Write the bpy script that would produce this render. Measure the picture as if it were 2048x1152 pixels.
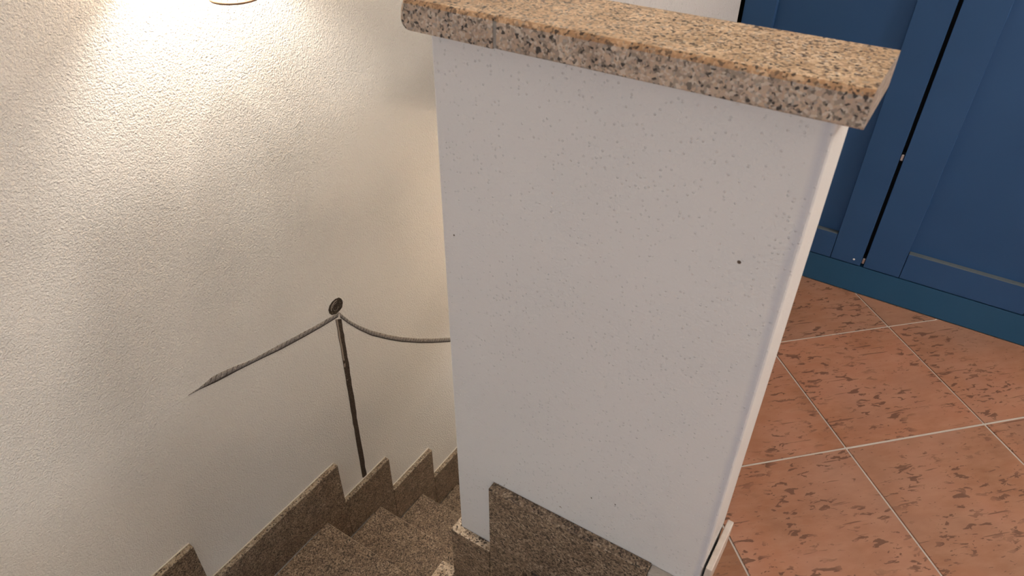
import bpy, bmesh, math, random
from mathutils import Vector, Matrix
random.seed(7)
for o in list(bpy.data.objects): bpy.data.objects.remove(o)
scene = bpy.context.scene
COL = scene.collection

# ------------------------------------------------------------------ camera
FPX = 1400.234
yaw, pitch, roll = math.radians(-32.5848), math.radians(37.0185), math.radians(0.4446)
fwd = Vector((math.sin(yaw)*math.cos(pitch), math.cos(yaw)*math.cos(pitch), -math.sin(pitch)))
rgt = Vector((math.cos(yaw), -math.sin(yaw), 0)); upv = rgt.cross(fwd)
r2 = rgt*math.cos(roll) + upv*math.sin(roll); u2 = -rgt*math.sin(roll) + upv*math.cos(roll)
cam = bpy.data.cameras.new('camera'); cam_o = bpy.data.objects.new('camera', cam); COL.objects.link(cam_o)
CAM = Vector((0.5912, -0.7214, 1.1396))
m = Matrix((r2, u2, -fwd)).transposed().to_4x4(); m.translation = CAM
cam_o.matrix_world = m
cam.sensor_width = 36; cam.lens = FPX*36/2048; cam.clip_start = 0.02
cam.dof.use_dof = True; cam.dof.focus_distance = 1.65; cam.dof.aperture_fstop = 8.5
scene.camera = cam_o
# ------------------------------------------------------------------ world, window daylight, exposure
w = bpy.data.worlds.new('sky'); scene.world = w; w.use_nodes = True
w.node_tree.nodes['Background'].inputs[0].default_value = (0.75, 0.87, 1.0, 1)
w.node_tree.nodes['Background'].inputs[1].default_value = 0.6
al = bpy.data.lights.new('window_daylight', 'AREA'); al.shape = 'RECTANGLE'; al.size = 1.1; al.size_y = 1.5
al.energy = 17; al.color = (0.92, 0.96, 1.0)
al_o = bpy.data.objects.new('window_daylight', al); COL.objects.link(al_o)
al_o.location = (.75, -2.78, 1.05); al_o.rotation_euler = (math.radians(90), 0, 0)   # faces +y, into the room
vs = scene.view_settings; vs.view_transform = 'Standard'; vs.look = 'None'; vs.exposure = 0.0; vs.gamma = 1.0
vs.use_curve_mapping = False

# ------------------------------------------------------------------ node helpers
class NT:
    def __init__(s, name):
        s.m = bpy.data.materials.new(name); s.m.use_nodes = True; s.t = s.m.node_tree
        s.b = s.t.nodes['Principled BSDF']; s.out = s.t.nodes['Material Output']
    def n(s, typ, **kw):
        nd = s.t.nodes.new(typ)
        for k, v in kw.items():
            if k in ('inp',):
                for a, b in v.items():
                    if hasattr(b, 'is_linked') or isinstance(b, bpy.types.NodeSocket): s.t.links.new(b, nd.inputs[a])
                    else: nd.inputs[a].default_value = b
            else: setattr(nd, k, v)
        return nd
    def link(s, a, b): s.t.links.new(a, b)
    def pos(s): return s.n('ShaderNodeNewGeometry').outputs['Position']
    def noise(s, vec, scale, detail=2, rough=.5, dist=0):
        return s.n('ShaderNodeTexNoise', inp={'Vector': vec, 'Scale': scale, 'Detail': detail, 'Roughness': rough, 'Distortion': dist})
    def ramp(s, fac, stops, interp='LINEAR'):
        r = s.n('ShaderNodeValToRGB'); cr = r.color_ramp; cr.interpolation = interp
        while len(cr.elements) < len(stops): cr.elements.new(0.5)
        for e, (p, c) in zip(cr.elements, stops):
            e.position = p; e.color = (*c, 1) if len(c) == 3 else c
        s.link(fac, r.inputs[0]); return r.outputs[0]
    def math(s, op, a, b=None, c=None, clamp=False):
        nd = s.n('ShaderNodeMath', operation=op, use_clamp=clamp)
        for i, v in enumerate((a, b, c)):
            if v is None: continue
            if isinstance(v, bpy.types.NodeSocket): s.link(v, nd.inputs[i])
            else: nd.inputs[i].default_value = v
        return nd.outputs[0]
    def mix(s, fac, a, b, blend='MIX'):
        nd = s.n('ShaderNodeMix', data_type='RGBA', blend_type=blend)
        for i, v in ((0, fac), (6, a), (7, b)):
            if isinstance(v, bpy.types.NodeSocket): s.link(v, nd.inputs[i])
            else: nd.inputs[i].default_value = v if i == 0 else (*v, 1)
        return nd.outputs[2]
    def sep(s, v): return s.n('ShaderNodeSeparateXYZ', inp={0: v}).outputs
    def bump(s, h, strength, dist):
        b = s.n('ShaderNodeBump', inp={'Strength': strength, 'Distance': dist, 'Height': h}); s.link(b.outputs[0], s.b.inputs['Normal']); return b
    def fin(s, col=None, rough=.5, spec=None, metal=0):
        if col is not None:
            if isinstance(col, bpy.types.NodeSocket): s.link(col, s.b.inputs['Base Color'])
            else: s.b.inputs['Base Color'].default_value = (*col, 1)
        if isinstance(rough, bpy.types.NodeSocket): s.link(rough, s.b.inputs['Roughness'])
        else: s.b.inputs['Roughness'].default_value = rough
        if spec is not None: s.b.inputs['Specular IOR Level'].default_value = spec
        s.b.inputs['Metallic'].default_value = metal
        return s.m

def simple(name, col, rough=.5, metal=0, spec=.5): return NT(name).fin(col, rough, spec, metal)

def granite(name, stops, scale=230, rough=.45, bump=.25, tint=(.9, .8, .7), stretch=(1, 1, 1)):
    t = NT(name); p = t.pos()
    mp = t.n('ShaderNodeMapping', inp={'Vector': p, 'Scale': stretch}).outputs[0]
    nz = t.noise(mp, 120, 2)
    warp = t.n('ShaderNodeVectorMath', operation='MULTIPLY_ADD', inp={0: nz.outputs['Color'], 1: (.006, .006, .006), 2: mp}).outputs[0]
    v = t.n('ShaderNodeTexVoronoi', feature='F1', inp={'Vector': warp, 'Scale': scale, 'Randomness': 1.0})
    ch = t.n('ShaderNodeSeparateColor', inp={0: v.outputs['Color']}).outputs[0]
    c1 = t.ramp(ch, stops, 'CONSTANT')
    v2 = t.n('ShaderNodeTexVoronoi', feature='F1', inp={'Vector': warp, 'Scale': scale*.7, 'Randomness': 1.0})
    ch2 = t.n('ShaderNodeSeparateColor', inp={0: v2.outputs['Color']}).outputs[1]
    dark = t.math('GREATER_THAN', ch2, .972)
    sm = t.noise(p, 26, 3)
    c2 = t.mix(t.math('MULTIPLY', dark, t.math('GREATER_THAN', nz.outputs[0], .46)), c1, stops[0][1])
    g = t.ramp(sm.outputs[0], [(.3, tuple(.78*x for x in tint)), (.7, (1.06, 1.04, 1.0))])
    c3 = t.mix(1.0, c2, g, 'MULTIPLY')
    fine = t.noise(p, 900, 2)
    c4 = t.mix(.22, c3, fine.outputs['Color'], 'SOFT_LIGHT')
    hb = t.math('ADD', t.math('MULTIPLY', ch, .5), fine.outputs[0])
    t.bump(hb, bump, .0012)
    return t.fin(c4, rough, .4)

def plaster(name, col, strength=.6, scale=210, coarse=.5, smooth_lo=.42, smooth_hi=.62, pins=False, zmask=None, stain=None):
    t = NT(name); p = t.pos()
    a = t.noise(p, scale, 3, .55, .15); b = t.noise(p, scale*.45, 2, .5)
    big = t.noise(p, 2.6, 2, .5)
    mask = t.ramp(big.outputs[0], [(smooth_lo, (.85,)*3), (smooth_hi, (1.15,)*3)])
    if zmask:
        z = t.sep(p)[2]
        zz = t.n('ShaderNodeMapRange', inp={'Value': z, 'From Min': zmask[0], 'From Max': zmask[1], 'To Min': .6, 'To Max': 1.0}).outputs[0]
        mask = t.math('MULTIPLY', mask, zz)
    h = t.math('ADD', a.outputs[0], t.math('MULTIPLY', b.outputs[0], coarse))
    if pins:
        v = t.n('ShaderNodeTexVoronoi', feature='F1', inp={'Vector': p, 'Scale': 165, 'Randomness': 1.0})
        pin = t.math('MULTIPLY', t.math('SUBTRACT', .30, v.outputs['Distance'], clamp=True), 3.0)
        sel = t.math('GREATER_THAN', t.n('ShaderNodeSeparateColor', inp={0: v.outputs['Color']}).outputs[0], .62)
        h = t.math('ADD', t.math('MULTIPLY', h, .55), t.math('MULTIPLY', pin, sel))
    h = t.math('MULTIPLY', h, mask)
    cracks = t.noise(p, 9, 4, .65)
    h = t.math('ADD', h, t.math('MULTIPLY', cracks.outputs[0], .25))
    c = t.mix(t.ramp(big.outputs[0], [(.35, (0,)*3), (.75, (1,)*3)]), col, tuple(x*.95 for x in col))
    if stain: c = stain(t, p, c)
    t.bump(h, strength, .0058)
    return t.fin(c, .88, .2)

# ------------------------------------------------------------------ materials
GR_TOP = [(0, (0.112, 0.091, 0.075)), (0.05, (0.269, 0.208, 0.156)), (0.16, (0.51, 0.371, 0.256)), (0.33, (0.678, 0.488, 0.321)), (0.58, (0.78, 0.583, 0.396)), (0.8, (0.863, 0.698, 0.521)), (0.94, (0.566, 0.504, 0.431))]
GR_FRONT = [(0, (.06, .053, .05)), (.055, (.20, .17, .145)), (.17, (.36, .30, .25)), (.36, (.50, .40, .325)), (.60, (.53, .405, .31)), (.76, (.60, .535, .47)), (.93, (.38, .35, .32))]
GR_STEP = [(0, (0.063, 0.048, 0.036)), (0.12, (0.133, 0.098, 0.073)), (0.3, (0.217, 0.161, 0.116)), (0.55, (0.301, 0.224, 0.161)), (0.75, (0.371, 0.287, 0.21)), (0.92, (0.476, 0.385, 0.294))]
GR_EDGE = [(0, (0.099, 0.077, 0.061)), (0.1, (0.286, 0.22, 0.165)), (0.25, (0.506, 0.418, 0.319)), (0.5, (0.638, 0.539, 0.418)), (0.75, (0.748, 0.66, 0.539)), (0.92, (0.418, 0.363, 0.308))]
M = {}
M['gr_top'] = granite('granite_golden_top', GR_TOP, 330, .38, .22, (.95, .86, .74))  # warmer, lighter tone for the coping top
M['gr_front'] = granite('granite_grey_front', GR_FRONT, 330, .6, .35, (.95, .9, .86))  # greyer tone for the coping front
M['gr_step'] = granite('granite_tread', GR_STEP, 300, .5, .3, (.9, .85, .8))
M['gr_edge'] = granite('granite_cut_edge_lit', GR_EDGE, 280, .6, .35)  # pale cut granite; also carries painted lamplight and highlights on the stairs
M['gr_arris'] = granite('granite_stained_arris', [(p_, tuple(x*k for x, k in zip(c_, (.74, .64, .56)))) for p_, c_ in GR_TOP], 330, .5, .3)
M['gr_edge2'] = granite('granite_cut_edge_dull', [(p_, tuple(x*.66 for x in c_)) for p_, c_ in GR_EDGE], 280, .6, .35)
M['gr_end'] = granite('granite_end_smooth', [(0, (.30, .24, .19)), (.2, (.44, .37, .30)), (.5, (.52, .45, .38)), (.8, (.60, .53, .46))], 200, .35, .1)
M['plaster'] = plaster('plaster_textured_cream', (.86, .83, .79), 1.0, 260, .45, zmask=(-.75, .35))
def bluish(t, p, c):
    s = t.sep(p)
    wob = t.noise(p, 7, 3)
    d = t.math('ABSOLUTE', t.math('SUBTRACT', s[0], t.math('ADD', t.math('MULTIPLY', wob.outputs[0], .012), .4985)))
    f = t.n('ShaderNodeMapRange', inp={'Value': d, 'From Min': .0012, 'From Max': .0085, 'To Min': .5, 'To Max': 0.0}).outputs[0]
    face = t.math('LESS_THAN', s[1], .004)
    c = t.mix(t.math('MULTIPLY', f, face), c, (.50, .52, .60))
    # scuffs just above the stair skirting
    sc = t.noise(p, 160, 3, .6); sl = t.noise(p, 14, 2)
    lowz = t.n('ShaderNodeMapRange', inp={'Value': s[2], 'From Min': .02, 'From Max': .09, 'To Min': 1.0, 'To Max': 0.0}).outputs[0]
    k = t.math('MULTIPLY', t.math('GREATER_THAN', sc.outputs[0], .64), t.math('MULTIPLY', lowz, t.ramp(sl.outputs[0], [(.5, (0,)*3), (.6, (.8,)*3)])))
    c = t.mix(k, c, (.25, .19, .15))
    return c
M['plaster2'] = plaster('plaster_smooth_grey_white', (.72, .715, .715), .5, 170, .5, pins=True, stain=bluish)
M['plaster3'] = plaster('plaster_room', (.76, .74, .72), .4, 190)
M['mortar'] = plaster('mortar_smear', (.50, .45, .40), .6, 150)
M['caulk'] = simple('caulk', (.72, .66, .58), .8)
M['joint'] = plaster('coping_joint', (.33, .305, .275), .5, 300)
M['grout'] = plaster('grout', (.60, .555, .51), .3, 400)

def tile_mat():
    t = NT('terracotta_tile'); p = t.pos()
    oi = t.n('ShaderNodeObjectInfo')
    off = t.n('ShaderNodeVectorMath', operation='SCALE', inp={0: (13.1, 7.7, 3.3), 'Scale': oi.outputs['Random']}).outputs[0]
    v = t.n('ShaderNodeVectorMath', operation='ADD', inp={0: p, 1: off}).outputs[0]
    rot = t.n('ShaderNodeMapping', inp={'Vector': v, 'Rotation': (0, 0, math.radians(-44.68))}).outputs[0]
    st = t.n('ShaderNodeMapping', inp={'Vector': rot, 'Scale': (.5, 1.3, 1)}).outputs[0]
    big = t.noise(v, 6, 3, .55)
    base = t.ramp(big.outputs[0], [(.28, (.265, .115, .058)), (.48, (.35, .157, .088)), (.62, (.39, .185, .115)), (.8, (.31, .150, .082))])
    med = t.noise(st, 42, 4, .62)
    gv = t.noise(v, 3.3, 3, .6)
    base = t.mix(t.ramp(gv.outputs[0], [(.45, (0,)*3), (.72, (.6,)*3)]), base, (.30, .175, .125))
    base = t.mix(t.ramp(med.outputs[0], [(.40, (0,)*3), (.75, (.55,)*3)]), base, (.43, .235, .15))
    sp = t.noise(st, 75, 3, .55, .6); patch = t.noise(v, 11, 2)
    k = t.math('MULTIPLY', t.ramp(sp.outputs[0], [(.575, (0,)*3), (.605, (1,)*3)]), t.ramp(patch.outputs[0], [(.40, (0,)*3), (.54, (1,)*3)]))
    sp2 = t.noise(st, 150, 2, .5, .3)
    k2 = t.math('MULTIPLY', t.ramp(sp2.outputs[0], [(.68, (0,)*3), (.70, (1,)*3)]), .7)
    lst = t.n('ShaderNodeMapping', inp={'Vector': rot, 'Scale': (.12, 2.2, 1)}).outputs[0]
    sp3 = t.noise(lst, 62, 2, .5, .2)
    k3 = t.math('MULTIPLY', t.ramp(sp3.outputs[0], [(.69, (0,)*3), (.71, (1,)*3)]), .75)
    kk = t.math('MAXIMUM', t.math('MAXIMUM', t.math('MULTIPLY', k, .86), k2), k3)
    c = t.mix(kk, base, (.125, .058, .034))
    hue = t.ramp(oi.outputs['Random'], [(0, (.92, .95, .95)), (1, (1.08, 1.03, 1.02))])
    c = t.mix(1.0, c, hue, 'MULTIPLY')
    h = t.math('SUBTRACT', t.math('MULTIPLY', med.outputs[0], .4), kk)
    t.bump(h, .25, .0015)
    return t.fin(c, t.math('ADD', t.math('MULTIPLY', kk, .25), .46), .45)
M['tile'] = tile_mat()
t = NT('ceramic_baseboard'); p = t.pos(); nz = t.noise(p, 60, 3)
M['ceramic'] = t.fin(t.ramp(nz.outputs[0], [(.3, (.56, .47, .41)), (.7, (.68, .61, .55))]), .5)
t = NT('blue_paint'); p = t.pos(); nz = t.noise(p, 5, 2); fz = t.noise(p, 240, 2)
t.bump(fz.outputs[0], .06, .0008)
M['blue'] = t.fin(t.ramp(nz.outputs[0], [(.3, (.029, .088, .215)), (.7, (.033, .096, .230))]), .5, .25)
t = NT('blue_paint_plinth'); p = t.pos(); nz = t.noise(p, 5, 2)
M['blue2'] = t.fin(t.ramp(nz.outputs[0], [(.3, (.022, .095, .195)), (.7, (.027, .104, .210))]), .5, .25)
M['dust_lit'] = simple('dusty_blue_ledge_lit', (.085, .105, .12), .8)  # dusty grey rail top, with the highlight from above painted in
M['dark'] = simple('dark_interior_gap_shade', (.012, .012, .014), .9)
M['metal'] = simple('bright_metal', (.62, .62, .62), .3, 1)
M['bronze'] = simple('bronze', (.10, .06, .035), .4, 1)
M['bronze_matt'] = simple('bronze_matt', (.16, .09, .05), .6, 0)
M['white'] = simple('white_paint', (.78, .77, .75), .5)
M['winframe'] = simple('window_paint', (.80, .80, .78), .4)
t = NT('opal_glass'); t.b.inputs['Emission Color'].default_value = (1, .88, .74, 1); t.b.inputs['Emission Strength'].default_value = 3; M['opal'] = t.fin((.9, .88, .84), .4)
t = NT('shade_opal'); t.t.nodes.remove(t.b)
d_ = t.n('ShaderNodeBsdfDiffuse', inp={'Color': (.85, .78, .68, 1)}); e_ = t.n('ShaderNodeBsdfTranslucent', inp={'Color': (.95, .80, .62, 1)})
x_ = t.n('ShaderNodeMixShader', inp={0: .5, 1: d_.outputs[0], 2: e_.outputs[0]}); f_ = t.n('ShaderNodeBsdfTransparent', inp={'Color': (1, .95, .88, 1)})
y_ = t.n('ShaderNodeMixShader', inp={0: .36, 1: x_.outputs[0], 2: f_.outputs[0]}); t.link(y_.outputs[0], t.out.inputs[0]); M['shade'] = t.m
M['speck'] = simple('speck', (.10, .07, .05), .8)
def glass(name, tint, edge):
    t = NT(name); t.t.nodes.remove(t.b)
    lw = t.n('ShaderNodeLayerWeight', inp={'Blend': .35})
    tr = t.n('ShaderNodeBsdfTransparent'); t.link(t.ramp(lw.outputs['Facing'], [(.0, tint), (.55, tint), (.80, edge)]), tr.inputs[0])
    gl = t.n('ShaderNodeBsdfGlossy', inp={'Roughness': .05})
    mx = t.n('ShaderNodeMixShader', inp={0: .07, 1: tr.outputs[0], 2: gl.outputs[0]}); t.link(mx.outputs[0], t.out.inputs[0]); return t.m
M['bulb_glass'] = glass('bulb_glass', (.98, .95, .91), (.88, .80, .72))
M['pane'] = glass('window_glass', (.97, .98, .98), (.8, .85, .85))
t = NT('filament'); t.b.inputs['Emission Color'].default_value = (1, .72, .42, 1); t.b.inputs['Emission Strength'].default_value = 40; M['filament'] = t.fin((1, .8, .5), .5)

def uvmat(kind):
    t = NT('painted_' + kind); p = t.pos()
    uv = t.n('ShaderNodeUVMap').outputs[0]; s = t.sep(uv); U, Vv = s[0], s[1]
    n1 = t.noise(p, 330, 3, .6); n2 = t.noise(p, 70, 2)
    if kind == 'rope':
        ph = t.math('FRACT', t.math('ADD', t.math('MULTIPLY', U, 62), t.math('ADD', t.math('MULTIPLY', Vv, -.8), t.math('MULTIPLY', n2.outputs[0], .9))))
        line = t.math('GREATER_THAN', ph, .80)
        low = t.math('LESS_THAN', Vv, t.math('ADD', .10, t.math('MULTIPLY', n1.outputs[0], .28)))
        base = t.ramp(t.math('ADD', Vv, t.math('MULTIPLY', t.math('SUBTRACT', n1.outputs[0], .5), .8)), [(.1, (.17, .155, .155)), (.55, (.27, .25, .245)), (.95, (.46, .41, .36))])
        c = t.mix(t.math('MULTIPLY', line, .7), base, (.07, .055, .05))
        c = t.mix(t.math('MULTIPLY', low, .85), c, (.05, .04, .035))
        worn = t.math('MULTIPLY', t.ramp(n1.outputs[0], [(.50, (0,)*3), (.58, (1,)*3)]), t.ramp(n2.outputs[0], [(.5, (0,)*3), (.62, (1,)*3)]))
        c = t.mix(t.math('MULTIPLY', worn, t.math('GREATER_THAN', Vv, .35)), c, (.60, .53, .46))
    elif kind == 'post':
        base = t.ramp(n1.outputs[0], [(.35, (.030, .021, .016)), (.62, (.085, .063, .048)), (.72, (.22, .18, .15))])
        hi = t.math('MULTIPLY', t.math('LESS_THAN', t.math('ABSOLUTE', t.math('SUBTRACT', Vv, .22)), .13), t.math('LESS_THAN', U, t.math('MULTIPLY', n2.outputs[0], .36)))
        c = t.mix(t.math('MULTIPLY', hi, .8), base, (.42, .35, .29))
    elif kind == 'knob':
        c = t.ramp(n1.outputs[0], [(.38, (.028, .02, .015)), (.62, (.08, .06, .045)), (.72, (.28, .23, .19))])
    else:
        c = t.ramp(n1.outputs[0], [(.3, (.14, .11, .09)), (.6, (.46, .39, .33))])
    a = t.noise(p, 190, 3, .55, .4); t.bump(a.outputs[0], .35, .0015)
    return t.fin(c, .8, .2)
for k in ('rope', 'post', 'knob', 'glint'): M[k] = uvmat(k)

# ------------------------------------------------------------------ mesh helpers
def link(name, me, mats, parent=None):
    o = bpy.data.objects.new(name, me); COL.objects.link(o)
    for mm in (mats if isinstance(mats, (list, tuple)) else [mats]):
        if len(me.materials) < (len(mats) if isinstance(mats, (list, tuple)) else 1): me.materials.append(M[mm])
    if parent: o.parent = parent
    return o
def mesh_from(bm, name):
    bmesh.ops.recalc_face_normals(bm, faces=bm.faces)
    me = bpy.data.meshes.new(name); bm.to_mesh(me); bm.free(); return me
def add_prism(bm, poly, axis, a, b):
    """poly: 2D outline; extruded along axis 'x','y','z' from a to b."""
    def P(q, h):
        if axis == 'z': return (q[0], q[1], h)
        if axis == 'x': return (h, q[0], q[1])
        return (q[0], h, q[1])
    v0 = [bm.verts.new(P(q, a)) for q in poly]; v1 = [bm.verts.new(P(q, b)) for q in poly]
    n = len(poly)
    bm.faces.new(v0[::-1]); bm.faces.new(v1)
    for i in range(n): bm.faces.new((v0[i], v0[(i+1) % n], v1[(i+1) % n], v1[i]))
def add_box(bm, x0, x1, y0, y1, z0, z1):
    add_prism(bm, [(x0, y0), (x1, y0), (x1, y1), (x0, y1)], 'z', z0, z1)
def box(name, dims, mats, parent=None, bev=0, seg=1):
    bm = bmesh.new(); add_box(bm, *dims)
    if bev: bmesh.ops.bevel(bm, geom=list(bm.edges), offset=bev, segments=seg, affect='EDGES', profile=.5)
    o = link(name, mesh_from(bm, name), mats, parent)
    if seg > 1:
        for f in o.data.polygons: f.use_smooth = False
    return o
def prism(name, poly, axis, a, b, mats, parent=None, bev=0, seg=1):
    bm = bmesh.new(); add_prism(bm, poly, axis, a, b)
    if bev: 
        bmesh.ops.recalc_face_normals(bm, faces=bm.faces)
        bmesh.ops.bevel(bm, geom=list(bm.edges), offset=bev, segments=seg, affect='EDGES', profile=.5)
    return link(name, mesh_from(bm, name), mats, parent)
def lathe(name, prof, mats, parent=None, n=40, loc=(0, 0, 0), closed=False):
    bm = bmesh.new(); rings = []
    for (r, z) in prof:
        rings.append([bm.verts.new((loc[0]+r*math.cos(2*math.pi*i/n), loc[1]+r*math.sin(2*math.pi*i/n), loc[2]+z)) for i in range(n)])
    for A, B in zip(rings, rings[1:]):
        for i in range(n): bm.faces.new((A[i], A[(i+1) % n], B[(i+1) % n], B[i]))
    if closed:
        for i in range(n): bm.faces.new((rings[-1][i], rings[-1][(i+1) % n], rings[0][(i+1) % n], rings[0][i]))
    else:
        bmesh.ops.remove_doubles(bm, verts=bm.verts, dist=1e-5)
    o = link(name, mesh_from(bm, name), mats, parent)
    for f in o.data.polygons: f.use_smooth = True
    return o
def tube(name, pts, r, mats, parent=None, n=8):
    bm = bmesh.new(); rings = []
    pts = [Vector(q) for q in pts]
    for i, q in enumerate(pts):
        d = (pts[min(i+1, len(pts)-1)] - pts[max(i-1, 0)]).normalized()
        a = d.cross(Vector((0, 0, 1)) if abs(d.z) < .9 else Vector((1, 0, 0))).normalized(); b = d.cross(a)
        rr = r[i] if isinstance(r, (list, tuple)) else r
        rings.append([bm.verts.new(q + a*rr*math.cos(2*math.pi*k/n) + b*rr*math.sin(2*math.pi*k/n)) for k in range(n)])
    for A, B in zip(rings, rings[1:]):
        for i in range(n): bm.faces.new((A[i], A[(i+1) % n], B[(i+1) % n], B[i]))
    bm.faces.new(rings[0][::-1]); bm.faces.new(rings[-1])
    o = link(name, mesh_from(bm, name), mats, parent)
    for f in o.data.polygons: f.use_smooth = True
    return o
def empty(name, loc=(0, 0, 0)):
    o = bpy.data.objects.new(name, None); COL.objects.link(o); o.location = loc; o.empty_display_size = .05; return o
def settle(root):
    """children were built in world coordinates: keep them there under a moved empty"""
    bpy.context.view_layer.update()
    for c in root.children: c.matrix_parent_inverse = root.matrix_world.inverted()
def tag(o, label, cat, group=None):
    o['label'] = label; o['category'] = cat
    if group: o['group'] = group
def struct(o, label=None):
    o['kind'] = 'structure'
    if label: o['label'] = label
    return o
def matface(o, idx, test):
    for f in o.data.polygons:
        if test(f): f.material_index = idx

# ------------------------------------------------------------------ room shell
XL, YB, XR, YF, ZC = -.718, 1.03, 3.0, -2.8, 2.6       # left wall face, back wall face, right, front, ceiling
wl = struct(box('wall_left', (XL-.15, XL, YF, 2.3, -2.3, ZC), 'plaster'), 'tall cream textured plaster wall beside the stairs, lit by the wall lamp')
for pts, rr in (([(-.29, 0), (-.22, .002), (-.144, .001)], .0007), ([(-.236, -.094), (-.17, -.098), (-.121, -.1)], .0008),
                ([(.399, -.049), (.569, -.069), (.70, -.085), (.842, -.10)], .0006), ([(-.479, .132), (-.463, .126)], .0009), ([(.338, .42), (.348, .428), (.357, .433)], .0014)):
    tube('plaster_ridge', [(XL, a, b) for a, b in pts], rr*.7, 'plaster', wl, 6)
# back wall with the niche that holds the wardrobe
bm = bmesh.new()
r_ = .012; arc = [(.068-r_+r_*math.sin(a), YB+r_-r_*math.cos(a)) for a in [i*math.pi/16 for i in range(9)]]
add_prism(bm, [(XL, YB)] + arc + [(.068, 1.85), (XL, 1.85)], 'z', .2, ZC)
add_box(bm, .068, 1.03, YB, 1.85, 2.1, ZC); add_box(bm, 1.03, XR, YB, 1.85, -.25, ZC); add_box(bm, .068, 1.03, 1.70, 1.85, -.25, 2.1)
struct(link('wall_back', mesh_from(bm, 'wall_back'), 'plaster3'), 'grey white wall behind the coping, left of the wardrobe')
struct(box('wall_right', (XR, XR+.15, YF, 1.85, -.25, ZC), 'plaster3'))
bm = bmesh.new()
for d in ((XL-.15, .2, YF-.2, YF, -2.3, ZC), (1.3, XR+.15, YF-.2, YF, -.25, ZC), (.2, 1.3, YF-.2, YF, -.25, .3), (.2, 1.3, YF-.2, YF, 1.8, ZC)): add_box(bm, *d)
struct(link('wall_front', mesh_from(bm, 'wall_front'), 'plaster3'))
struct(box('ceiling', (XL-.15, XR+.15, YF-.2, 1.85, ZC, ZC+.1), 'white'))
bm = bmesh.new()
for d in ((.2, .26, YF-.12, YF-.06, .3, 1.8), (1.24, 1.3, YF-.12, YF-.06, .3, 1.8), (.26, 1.24, YF-.12, YF-.06, .3, .36), (.26, 1.24, YF-.12, YF-.06, 1.74, 1.8), (.72, .78, YF-.12, YF-.06, .36, 1.74)): add_box(bm, *d)
win = struct(link('window_1', mesh_from(bm, 'window_1'), 'winframe'))
for a, b in ((.26, .72), (.78, 1.24)): box('pane', (a, b, YF-.092, YF-.088, .36, 1.74), 'pane', win)
# lower stairwell
struct(box('wall_stairwell_end', (XL-.15, .3, 2.3, 2.45, -2.3, .2), 'plaster3'))
struct(box('wall_stairwell_side', (0, .12, YB, 2.3, -2.3, .2), 'plaster3'))
struct(box('wall_stairwell_lid', (XL-.15, .3, 1.85, 2.45, .2, .3), 'plaster3'))
struct(box('wall_stairwell_near', (XL, .511, -.97, -.87, -2.3, -.25), 'plaster3'))
struct(box('wall_stairwell_bottom', (XL-.15, .6, YF, 2.45, -2.4, -2.3), 'plaster3'))

# half wall (parapet) : L in plan, front leg in view, return leg running away over the flight
PT = .866
bm = bmesh.new()
add_prism(bm, [(0, 0), (.511, 0), (.511, .109), (.109, .109), (.109, YB), (0, YB)], 'z', -2.3, PT)
bmesh.ops.recalc_face_normals(bm, faces=bm.faces)
ed = [e for e in bm.edges if abs(e.verts[0].co.z-e.verts[1].co.z) > 1 and e.verts[0].co.y < .2 and not (abs(e.verts[0].co.x-.109) < .001)]
bmesh.ops.bevel(bm, geom=ed, offset=.005, segments=3, affect='EDGES', profile=.5)
par = struct(link('wall_parapet', mesh_from(bm, 'wall_parapet'), 'plaster2'), 'white plastered half wall between stairs and tiled floor')
for (sx, sz, sr) in ((.450, .665, .0026), (.023, .552, .0016), (.30, .10, .0013), (.345, .115, .0012)):
    o = lathe('speck', [(0, .0009), (sr*.7, .0006), (sr, 0)], 'speck', par, 8)
    o.rotation_euler = (math.radians(90), 0, 0); o.location = (sx, 0, sz); o.scale.y = 1.0

# ------------------------------------------------------------------ tiled floor
bm = bmesh.new()
add_box(bm, .511, XR, YF, 1.70, -.25, -.0025); add_box(bm, .109, .511, .109, 1.70, -.25, -.0025); add_box(bm, XL, .511, YF, -.87, -.25, -.0025)
floor = struct(link('floor', mesh_from(bm, 'floor'), 'grout'), 'terracotta tiled floor laid diagonally with pale grout')
S, PH, TX, TY, G = .333, math.radians(44.6795), .6616, .9406, .0052
ca, sa = math.cos(PH), math.sin(PH)
def clip(poly, axis, val, keep_greater):
    out = []
    for i in range(len(poly)):
        a, b = poly[i], poly[(i+1) % len(poly)]
        ia = (a[axis] >= val) == keep_greater; ib = (b[axis] >= val) == keep_greater
        if ia: out.append(a)
        if ia != ib:
            tt = (val-a[axis])/(b[axis]-a[axis]); out.append((a[0]+tt*(b[0]-a[0]), a[1]+tt*(b[1]-a[1])))
    return out
def area(p): return abs(sum(p[i][0]*p[(i+1) % len(p)][1]-p[(i+1) % len(p)][0]*p[i][1] for i in range(len(p))))/2 if len(p) > 2 else 0
REG = [(.5135, XR, YF, 1.0405), (.1115, .5135, .1115, 1.0405), (XL, .5135, YF, -.872)]
h = (S-G)/2
bm = bmesh.new(); add_box(bm, -h, h, -h, h, -.010, 0)
top = [e for e in bm.edges if e.verts[0].co.z > -.001 and e.verts[1].co.z > -.001]
bmesh.ops.bevel(bm, geom=top, offset=.0016, segments=2, affect='EDGES', profile=.5)
TILE = mesh_from(bm, 'tile'); TILE.materials.append(M['tile'])
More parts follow.
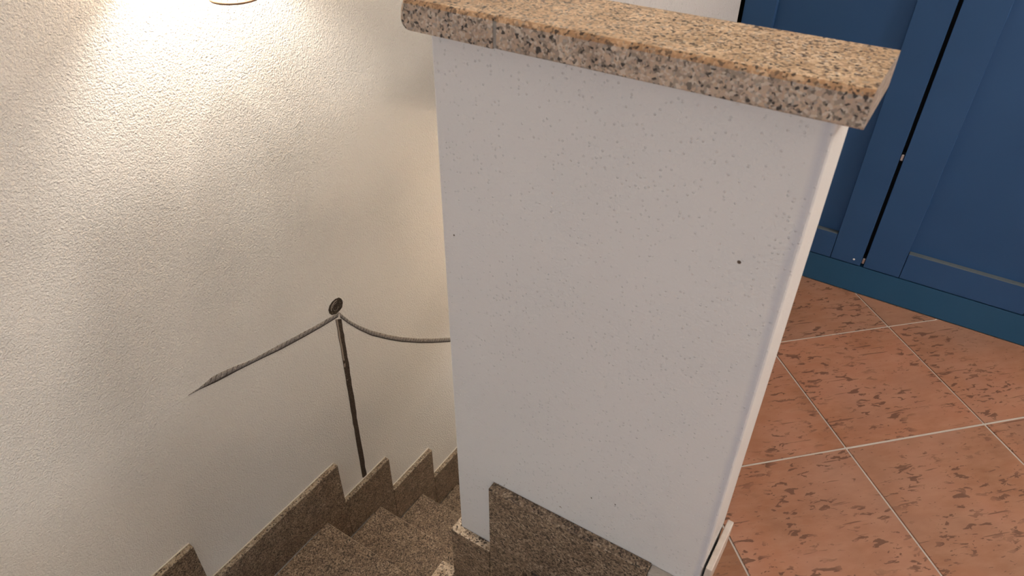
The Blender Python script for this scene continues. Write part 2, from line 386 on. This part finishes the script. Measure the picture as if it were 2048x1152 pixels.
for i in range(-14, 14):
    for j in range(-16, 16):
        cu, cv = i-.5, j-.5
        cx, cy = TX+S*(cu*ca-cv*sa), TY+S*(cu*sa+cv*ca)
        if not (-1.2 < cx < 3.3 and -3.1 < cy < 1.4): continue
        sq = [(cx+a*ca-b*sa, cy+a*sa+b*ca) for a, b in ((-h, -h), (h, -h), (h, h), (-h, h))]
        pieces = []; tot = 0
        for (x0, x1, y0, y1) in REG:
            q = clip(clip(clip(clip(sq, 0, x0, True), 0, x1, False), 1, y0, True), 1, y1, False) if True else sq
            if area(q) > 2e-5: pieces.append(q); tot += area(q)
        if not pieces: continue
        if tot > area(sq)-1e-6 and len(pieces) == 1:
            o = bpy.data.objects.new('tile', TILE); COL.objects.link(o); o.location = (cx, cy, 0); o.rotation_euler.z = PH; o.parent = floor
        else:
            bm = bmesh.new()
            for q in pieces: add_prism(bm, q, 'z', -.010, 0)
            link('tile', mesh_from(bm, 'tile_cut'), 'tile', floor)

# baseboard on the end of the half wall
bb = struct(box('baseboard_parapet', (.5145, .5255, .001, .113, .0005, .0765), 'ceramic', None, .0018, 2), 'cream ceramic baseboard on the end of the half wall')
bb.rotation_euler = (0, math.radians(.6), 0)

# ------------------------------------------------------------------ granite coping
cop = empty('granite_coping', (.26, .05, PT))
tag(cop, 'speckled beige granite coping slabs on top of the white half wall', 'coping')
CT = .9045
def profile(y0, y1, z0, z1, rt, rb, seg=5):
    """section with rounded front (y0) top and bottom arrises"""
    pts = [(y1, z0), (y1, z1)]
    pts += [(y0+rt-rt*math.sin(a), z1-rt+rt*math.cos(a)) for a in [i*math.pi/2/seg for i in range(seg+1)]]
    pts += [(y0+rb-rb*math.cos(a), z0+rb-rb*math.sin(a)) for a in [i*math.pi/2/seg for i in range(seg+1)]]
    return pts
def coping(poly, axis, a, b, nm='coping_slab'):
    o = prism(nm, poly, axis, a, b, ['gr_top', 'gr_front', 'gr_end', 'gr_arris'], cop)
    def m(f):
        n = f.normal
        return n
    for f in o.data.polygons:
        n = f.normal
        f.material_index = 0 if n.z > .97 else (3 if n.z > .3 else 1)
    return o
fr = coping(profile(-.0345, .100, PT+.0006, CT, .009, .0035), 'x', .1275, .537)
for f in fr.data.polygons:
    if f.normal.x > .9: f.material_index = 2
# left slab runs away over the return leg; its section lies in x-z, its outer long edge has the big rounding
lp = [(.1225, PT+.0006), (.1225, CT)]
xl = -.0168
lp += [(xl+.006-.006*math.sin(a), CT-.006+.006*math.cos(a)) for a in [i*math.pi/12 for i in range(7)]]
lp += [(xl+.013-.013*math.cos(a), PT+.0006+.013-.013*math.sin(a)) for a in [i*math.pi/16 for i in range(9)]]
ls = coping(lp, 'y', -.0345, YB)
bm = bmesh.new(); bm.from_mesh(ls.data)
e_ = [e for e in bm.edges if all(abs(v.co.y+.0345) < 1e-4 for v in e.verts) and all(v.co.z > CT-.0061 and v.co.x < .1224 or abs(v.co.z-CT) < 1e-4 for v in e.verts)]
bmesh.ops.bevel(bm, geom=e_, offset=.009, segments=4, affect='EDGES', profile=.5)
bm.to_mesh(ls.data); bm.free()
for f in ls.data.polygons: f.material_index = 0 if f.normal.z > .97 else (3 if f.normal.z > .3 else 1)
box('joint_filler', (.1226, .1274, -.0336, -.0262, PT+.0018, CT-.0062), 'joint', cop)
box('joint_filler', (.1226, .1274, -.0260, .0995, PT+.0018, CT-.0003), 'gr_top', cop)
box('joint_filler', (.1226, .1274, -.0315, -.0262, CT-.006, CT-.0022), 'gr_arris', cop)
settle(cop)

# ------------------------------------------------------------------ stairs
st = empty('staircase', (-.35, .2, -2.3))
tag(st, 'narrow granite winder stairs descending along the cream wall', 'stairs')
TH = .03; XS = -.698
ys = [-.273, .231, .4585, .697, .92, 1.15, 1.38]            # upright ends of the wall skirting
zs = [-.542, -.731, -.932, -1.119, -1.297, -1.487, -1.677]     # top of the skirting over each tread
zt = [-.744, -.936, -1.1245, -1.312, -1.500, -1.690, -1.880]   # tread tops
Q = .088
yn = [y-Q for y in ys]; yn[1] = .140; yn[2] = .379; yn[3] = .612; yn[4] = .842
def tread(poly, z):
    o = prism('tread', poly, 'z', z-TH, z, ['gr_step', 'gr_edge'], st, .0018)
    for f in o.data.polygons: f.material_index = 1 if .2 < f.normal.z < .97 else 0  # nosing highlight painted in: bevel faces take the paler granite
    return o
def riser(poly, z0, z1): return prism('riser', poly, 'z', z0, z1, 'gr_step', st)
# straight flight beyond the corner
for k in range(2, 7):
    tread([(XS+.001, yn[k-1]-.03), (-.021, yn[k-1]-.03), (-.021, yn[k]), (XS+.001, yn[k])], zt[k])
    riser([(XS+.001, yn[k]-.045), (-.021, yn[k]-.045), (-.021, yn[k]-.025), (XS+.001, yn[k]-.025)], zt[k]-.19 if k == 6 else zt[k+1], zt[k]-TH-.0005)
# corner tread and winders round the half wall
IN = (-.024, .03)
tread([(XS+.001, yn[0]-.03), (-.04, .015), (-.021, .04), (-.021, yn[1]), (XS+.001, yn[1])], zt[1])
riser([(XS+.001, yn[1]-.045), (-.021, yn[1]-.045), (-.021, yn[1]-.025), (XS+.001, yn[1]-.025)], zt[2], zt[1]-TH-.0005)
tread([(XS+.001, -.84), (-.5, -.84), (-.045, -.02), (-.024, .03), (XS+.001, yn[0])], zt[0])
tread([(XS+.001, -.866), (-.20, -.866), (-.04, -.03), (-.024, .02), (-.5, -.84), (XS+.001, -.84)][:1] + [(-.15, -.866), (-.03, -.04), (-.045, -.02), (-.5, -.838), (XS+.001, -.838)], -.58)
# tread running along the half wall: only its clipped corner shows beside the skirting
tb = tread([(.215, -.866), (.215, -.0205), (-.0205, -.0205), (-.0205, .004), (-.038, .0045), (-.0665, .002), (-.064, -.046), (-.10, -.866)], -.42)
for f in tb.data.polygons: f.material_index = 1  # lamplight on this tread painted in with the paler granite
tread([(.50, -.866), (.50, -.0205), (.178, -.0205), (.178, -.866)], -.205)
riser([(.203, -.866), (.223, -.866), (.223, -.0205), (.203, -.0205)], -.42, -.205-TH-.0005)
riser([(-.075, -.866), (-.055, -.866), (-.036, -.03), (-.05, -.03)], -.58, -.42-TH-.0005)
riser([(.485, -.866), (.509, -.866), (.509, -.0205), (.485, -.0205)], -.205, -.012)
o = prism('nosing_slab', [(.47, -.866), (.512, -.866), (.512, -.0205), (.47, -.0205)], 'z', -.0115, .0, 'gr_step', st)
settle(st)

# skirting on the left wall, one slab over each tread
sk = struct(empty('baseboard_left', (XL, .2, -1.0)), 'stepped granite skirting along the cream stair wall')
def slab_x(poly, parent, x0=XL+.0002, x1=XS):
    o = prism('skirting_slab', poly, 'x', x0, x1, ['gr_step', 'gr_edge2'], parent, .0012)
    for f in o.data.polygons: f.material_index = 1 if f.normal.z > .6 else 0
    return o
ya = -.85
for k in range(0, 7):
    y0 = ya if k == 0 else ys[k-1]+.0006
    zn = zt[k+1] if k < 6 else zt[k]-.19
    slab_x([(y0, zs[k]), (y0, zt[k]), (yn[k]-.02, zt[k]), (yn[k]-.02, zn), (ys[k], zn), (ys[k], zs[k])], sk)
    prism('caulk_bead', [(y0, zs[k]), (ys[k], zs[k]), (ys[k], zs[k]+.0025), (y0, zs[k]+.0025)], 'x', XL+.0002, XL+.0035, 'caulk', sk)
settle(sk)
# skirting on the half wall
sp = struct(empty('baseboard_parapet_stairs', (.2, 0, -.2)), 'stepped granite skirting at the foot of the white half wall')
def slab_y(poly, y0=-.02, y1=-.0002, mats=('gr_step', 'gr_edge')):
    o = prism('skirting_slab', poly, 'y', y0, y1, list(mats), sp, .0012)
    for f in o.data.polygons: f.material_index = 1 if f.normal.z > .6 else 0
    return o
slab_y([(-.0135, -.4195), (.0905, -.4195), (.0905, -.2195), (-.0135, -.2215)])  # paler cut top, with the lamplight on it painted in
o = slab_y([(.0912, -.4195), (.2, -.4195), (.2, -.2045), (.428, -.2045), (.428, .0095), (.0912, -.0035)], mats=('gr_step', 'gr_step'))  # top face darker than the lower slab: its shade is painted in
o = slab_y([(.4285, -.2045), (.5095, -.2045), (.5095, .008), (.4285, .0065)], -.0185, -.0002, ('mortar', 'mortar'))
# its return on the end of the half wall
o = prism('skirting_slab', [(-.0195, -.4195), (1.0, -1.9), (1.0, -1.65), (.02, -.2218), (-.0195, -.2218)], 'x', -.0132, -.0002, ['gr_step', 'gr_edge'], sp, .001)
for f in o.data.polygons: f.material_index = 1 if f.normal.z > .6 else 0
settle(sp)

# ------------------------------------------------------------------ wardrobe
wd = empty('wardrobe', (.556, 1.3, 0))
tag(wd, 'dark blue painted wardrobe with panelled doors standing on the terracotta tiles', 'wardrobe')
Y0 = 1.041; HT = 2.05
bm = bmesh.new()
add_box(bm, .117, .135, Y0+.024, 1.62, .081, HT); add_box(bm, .978, .996, Y0+.024, 1.62, .081, HT); add_box(bm, .135, .978, Y0+.024, 1.62, HT-.018, HT)
add_box(bm, .135, .978, Y0+.024, 1.62, .081, .1); add_box(bm, .135, .978, 1.605, 1.62, .1, HT-.018)
add_box(bm, .53, .58, 1.10, 1.118, .1, HT-.018)
link('body', mesh_from(bm, 'body'), 'dark', wd)
box('plinth', (.117, .996, Y0+.001, 1.6, .0005, .0805), 'blue2', wd, .0012)
def door(x0, x1, s0, s1):
    z0, z1 = .0835, HT-.004
    d = box('door', (x0+s0-.008, x1-s1+.008, Y0+.0155, Y0+.021, z0+.06, z1-.06), 'blue', wd)
    box('stile', (x0, x0+s0, Y0, Y0+.022, z0, z1), 'blue', d, .001)
    box('stile', (x1-s1, x1, Y0, Y0+.022, z0, z1), 'blue', d, .001)
    rl = box('rail', (x0+s0+.0013, x1-s1-.0013, Y0, Y0+.022, z0, .1575), ['blue', 'dust_lit'], d, .001)
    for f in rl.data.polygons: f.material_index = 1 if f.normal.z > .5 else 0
    box('rail', (x0+s0+.0013, x1-s1-.0013, Y0, Y0+.022, z1-.075, z1), 'blue', d, .001)
    return d
door(.1155, .5485, .0745, .0745); door(.5570, .9955, .086, .0745)
box('gap_shade_strip', (.0684, .0745, 1.036, 1.4, .0005, 2.09), 'dark', wd)  # dark strip added on the niche side to stand for shade in the gap
for z in (.395, .098): 
    o = box('door_catch', (.5492, .5562, Y0+.004, Y0+.026, z-.008, z+.008), 'metal', wd, .001); o['label'] = 'bright metal catch in the gap between the doors'
o = lathe('scuff', [(0, .0006), (.002, .0005), (.003, 0)], 'white', wd, 8); o.rotation_euler = (math.radians(90), 0, 0); o.location = (.530, Y0, .098)
settle(wd)

# ------------------------------------------------------------------ painted rope barrier on the wall
DB = Vector((0, 0, 0))
def wallpt(px, py, off=0):
    d = fwd*1 + r2*((px-1024)/FPX) - u2*((py-576)/FPX)
    k = (XL-CAM.x)/d.x; q = CAM + d*k
    return (q.y, q.z)
mu = empty('painted_rope_barrier', (XL+.0001, .36, -.5))
tag(mu, 'grey rope and dark post painted on the cream stair wall', 'mural')
def paint(name, poly_pairs, mat, x1, parent):
    """ribbon between lower and upper outlines, a thin skin of paint on the plaster"""
    bm = bmesh.new(); uvl = bm.loops.layers.uv.new('UVMap'); L = []; acc = 0; prev = None
    for lo, hi in poly_pairs:
        c = Vector(((lo[0]+hi[0])/2, (lo[1]+hi[1])/2))
        if prev is not None: acc += (c-prev).length
        prev = c; L.append((bm.verts.new((x1, *lo)), bm.verts.new((x1, *hi)), acc, bm.verts.new((XL+.0001, *lo)), bm.verts.new((XL+.0001, *hi))))
    def face(vs, uvs):
        f = bm.faces.new(vs)
        for lp_, q in zip(f.loops, uvs): lp_[uvl].uv = q
    for A, B in zip(L, L[1:]):
        face((A[0], B[0], B[1], A[1]), ((A[2], 0), (B[2], 0), (B[2], 1), (A[2], 1)))
        face((A[3], B[3], B[0], A[0]), ((A[2], 0), (B[2], 0), (B[2], 0), (A[2], 0)))
        face((A[1], B[1], B[4], A[4]), ((A[2], 1), (B[2], 1), (B[2], 1), (A[2], 1)))
    return link(name, mesh_from(bm, name), mat, parent)
def resample(pts, n):
    pts = [Vector(q) for q in pts]; ln = [0]
    for a, b in zip(pts, pts[1:]): ln.append(ln[-1]+(b-a).length)
    out = []
    for i in range(n):
        s = ln[-1]*i/(n-1); j = 0
        while j < len(ln)-2 and ln[j+1] < s: j += 1
        tt = (s-ln[j])/max(1e-9, ln[j+1]-ln[j]); out.append(tuple(pts[j].lerp(pts[j+1], min(1, max(0, tt)))))
    return out
lo = [(376, 791), (384.6, 786.5), (400, 778.5), (431, 764.6), (455, 752), (479.4, 739), (503.7, 727), (528, 715), (560, 700), (610, 673), (645, 653), (676, 634)]
hi = [(376, 790), (384.6, 784), (399, 775), (423.5, 754), (443, 744), (467, 733), (491.6, 724), (510, 715.5), (534, 702.5), (558, 689.5), (593, 671), (627.7, 653), (662, 633), (678, 624)]
paint('rope', [(wallpt(*a), wallpt(*b)) for a, b in zip(resample(lo, 40), resample(hi, 40))], 'rope', XL+.0008, mu)
hi = [(678, 624), (697, 640), (718, 651), (742, 661), (773.5, 669), (801, 674), (836, 677), (864, 677), (897, 675.6), (930, 672)]
lo = [(680, 635), (697, 647.5), (718, 660), (742, 671), (773.5, 678.7), (801, 683.6), (836, 686), (864, 686), (897, 684), (930, 680)]
paint('rope', [(wallpt(*a), wallpt(*b)) for a, b in zip(resample(lo, 40), resample(hi, 40))], 'rope', XL+.0008, mu)
A = resample([(671, 639), (686.5, 730), (704.5, 838), (724.5, 955)], 30); B = resample([(682.5, 637.5), (697.5, 728), (714, 836), (734, 955)], 30)
random.seed(3)
paint('post', [(wallpt(a[0]+random.uniform(-.5, .5), a[1]), wallpt(b[0]+random.uniform(-.6, .6), b[1])) for a, b in zip(A, B)], 'post', XL+.0006, mu)
ol = [(510, 222), (548, 238), (572, 275), (578, 315), (565, 395), (525, 450), (465, 508), (385, 533), (343, 505), (325, 445), (343, 372), (388, 300), (445, 248)]
ol = [(620+x*.1128, 570+y*.1128) for x, y in ol]
bm = bmesh.new(); uv = bm.loops.layers.uv.new('UVMap')
q = [wallpt(*a) for a in ol]; add_prism(bm, q, 'x', XL+.0001, XL+.001)
kn = link('finial', mesh_from(bm, 'finial'), 'knob', mu)
def zz(l): return [wallpt(620+x*.1128, 570+y*.1128) for x, y in l]
paint('finial_highlight', list(zip(zz([(470, 262), (420, 300), (385, 350), (366, 410), (366, 450), (378, 462)]), zz([(474, 270), (428, 310), (396, 360), (380, 412), (380, 448), (384, 458)]))), 'glint', XL+.0014, kn)
paint('finial_highlight', list(zip(zz([(470, 300), (410, 350), (395, 400), (420, 455), (470, 445), (505, 380)]), zz([(472, 303), (414, 353), (399, 401), (422, 451), (468, 441), (501, 380)]))), 'glint', XL+.0014, kn)
settle(mu)

# ------------------------------------------------------------------ wall lamp
def wall_lamp(LY, dz, energy, label, wx=XL, sg=1, reach=.112):
    LX = wx + sg*reach
    def Z(prof): return [(r, z+dz) for r, z in prof]
    lm = empty('wall_lamp', (wx, LY, .95+dz)); tag(lm, label, 'lamp', 'wall lamps in the stairwell')
    o = lathe('backplate', [(0, .014), (.035, .013), (.045, .006), (.046, 0), (0, 0)], 'bronze', lm, 32); o.rotation_euler = (0, math.radians(90*sg), 0); o.location = (wx, LY, 1.10+dz)
    tube('arm', [(wx+sg*.01, LY, 1.10+dz), (wx+sg*.04, LY, 1.103+dz), (wx+sg*.08, LY, 1.112+dz), (LX-sg*.012, LY, 1.112+dz), (LX, LY, 1.10+dz), (LX, LY, 1.075+dz)], .007, 'bronze', lm)
    lathe('holder', Z([(0, 1.08), (.017, 1.08), (.02, 1.06), (.02, 1.025), (0, 1.025)]), 'bronze', lm, 24, (LX, LY, 0))
    lathe('shade', Z([(.020, 1.075), (.030, 1.065), (.050, 1.0), (.0745, .905), (.0765, .901), (.0735, .901), (.048, .998), (.028, 1.06), (.020, 1.070)]), 'shade', lm, 48, (LX, LY, 0), True)
    lathe('bulb', Z([(.013, 1.025), (.014, 1.0), (.020, .957), (.033, .902), (.043, .862), (.0465, .833), (.044, .808), (.037, .791), (.025, .7805), (.012, .7765), (0, .7755)]), 'bulb_glass', lm, 48, (LX, LY, 0))
    rn = [(.0445+.0026*math.cos(a), .784+.0026*math.sin(a)) for a in [k*math.pi/5 for k in range(10)]]
    lathe('rim', Z(rn), 'bronze_matt', lm, 48, (LX, LY, 0), True)
    lathe('filament', Z([(0, 1.02), (.004, 1.018), (.005, 1.0), (.004, .982), (0, .98)]), 'filament', lm, 12, (LX, LY, 0))
    pl = bpy.data.lights.new('lamp_light', 'POINT'); pl.energy = energy; pl.color = (1, .945, .86); pl.shadow_soft_size = .018
    po = bpy.data.objects.new('lamp_light', pl); COL.objects.link(po); po.location = (LX, LY, .968+dz); po.parent = lm
    settle(lm)
wall_lamp(.166, -.008, 18.5, 'upper wall lamp with a clear glass bulb on the cream stair wall')
wall_lamp(1.42, -.95, 27, 'lower wall lamp over the flight, hidden behind the half wall', 0, -1)

# ------------------------------------------------------------------ ceiling lamp of the room
CX, CY = 2.05, .5
cl = empty('ceiling_lamp', (CX, CY, ZC))
tag(cl, 'round white glass lamp on the ceiling above the tiled floor', 'lamp')
lathe('canopy', [(0, ZC-.001), (.17, ZC-.001), (.17, ZC-.02), (0, ZC-.02)], 'white', cl, 40, (CX, CY, 0))
lathe('diffuser', [(.16, ZC-.021), (.158, ZC-.05), (.13, ZC-.08), (.08, ZC-.097), (0, ZC-.103)], 'opal', cl, 40, (CX, CY, 0))
sl = bpy.data.lights.new('ceiling_light', 'POINT'); sl.energy = 62; sl.color = (1, .91, .80); sl.shadow_soft_size = .13
so = bpy.data.objects.new('ceiling_light', sl); COL.objects.link(so); so.location = (CX, CY, ZC-.26); so.parent = cl
settle(cl)
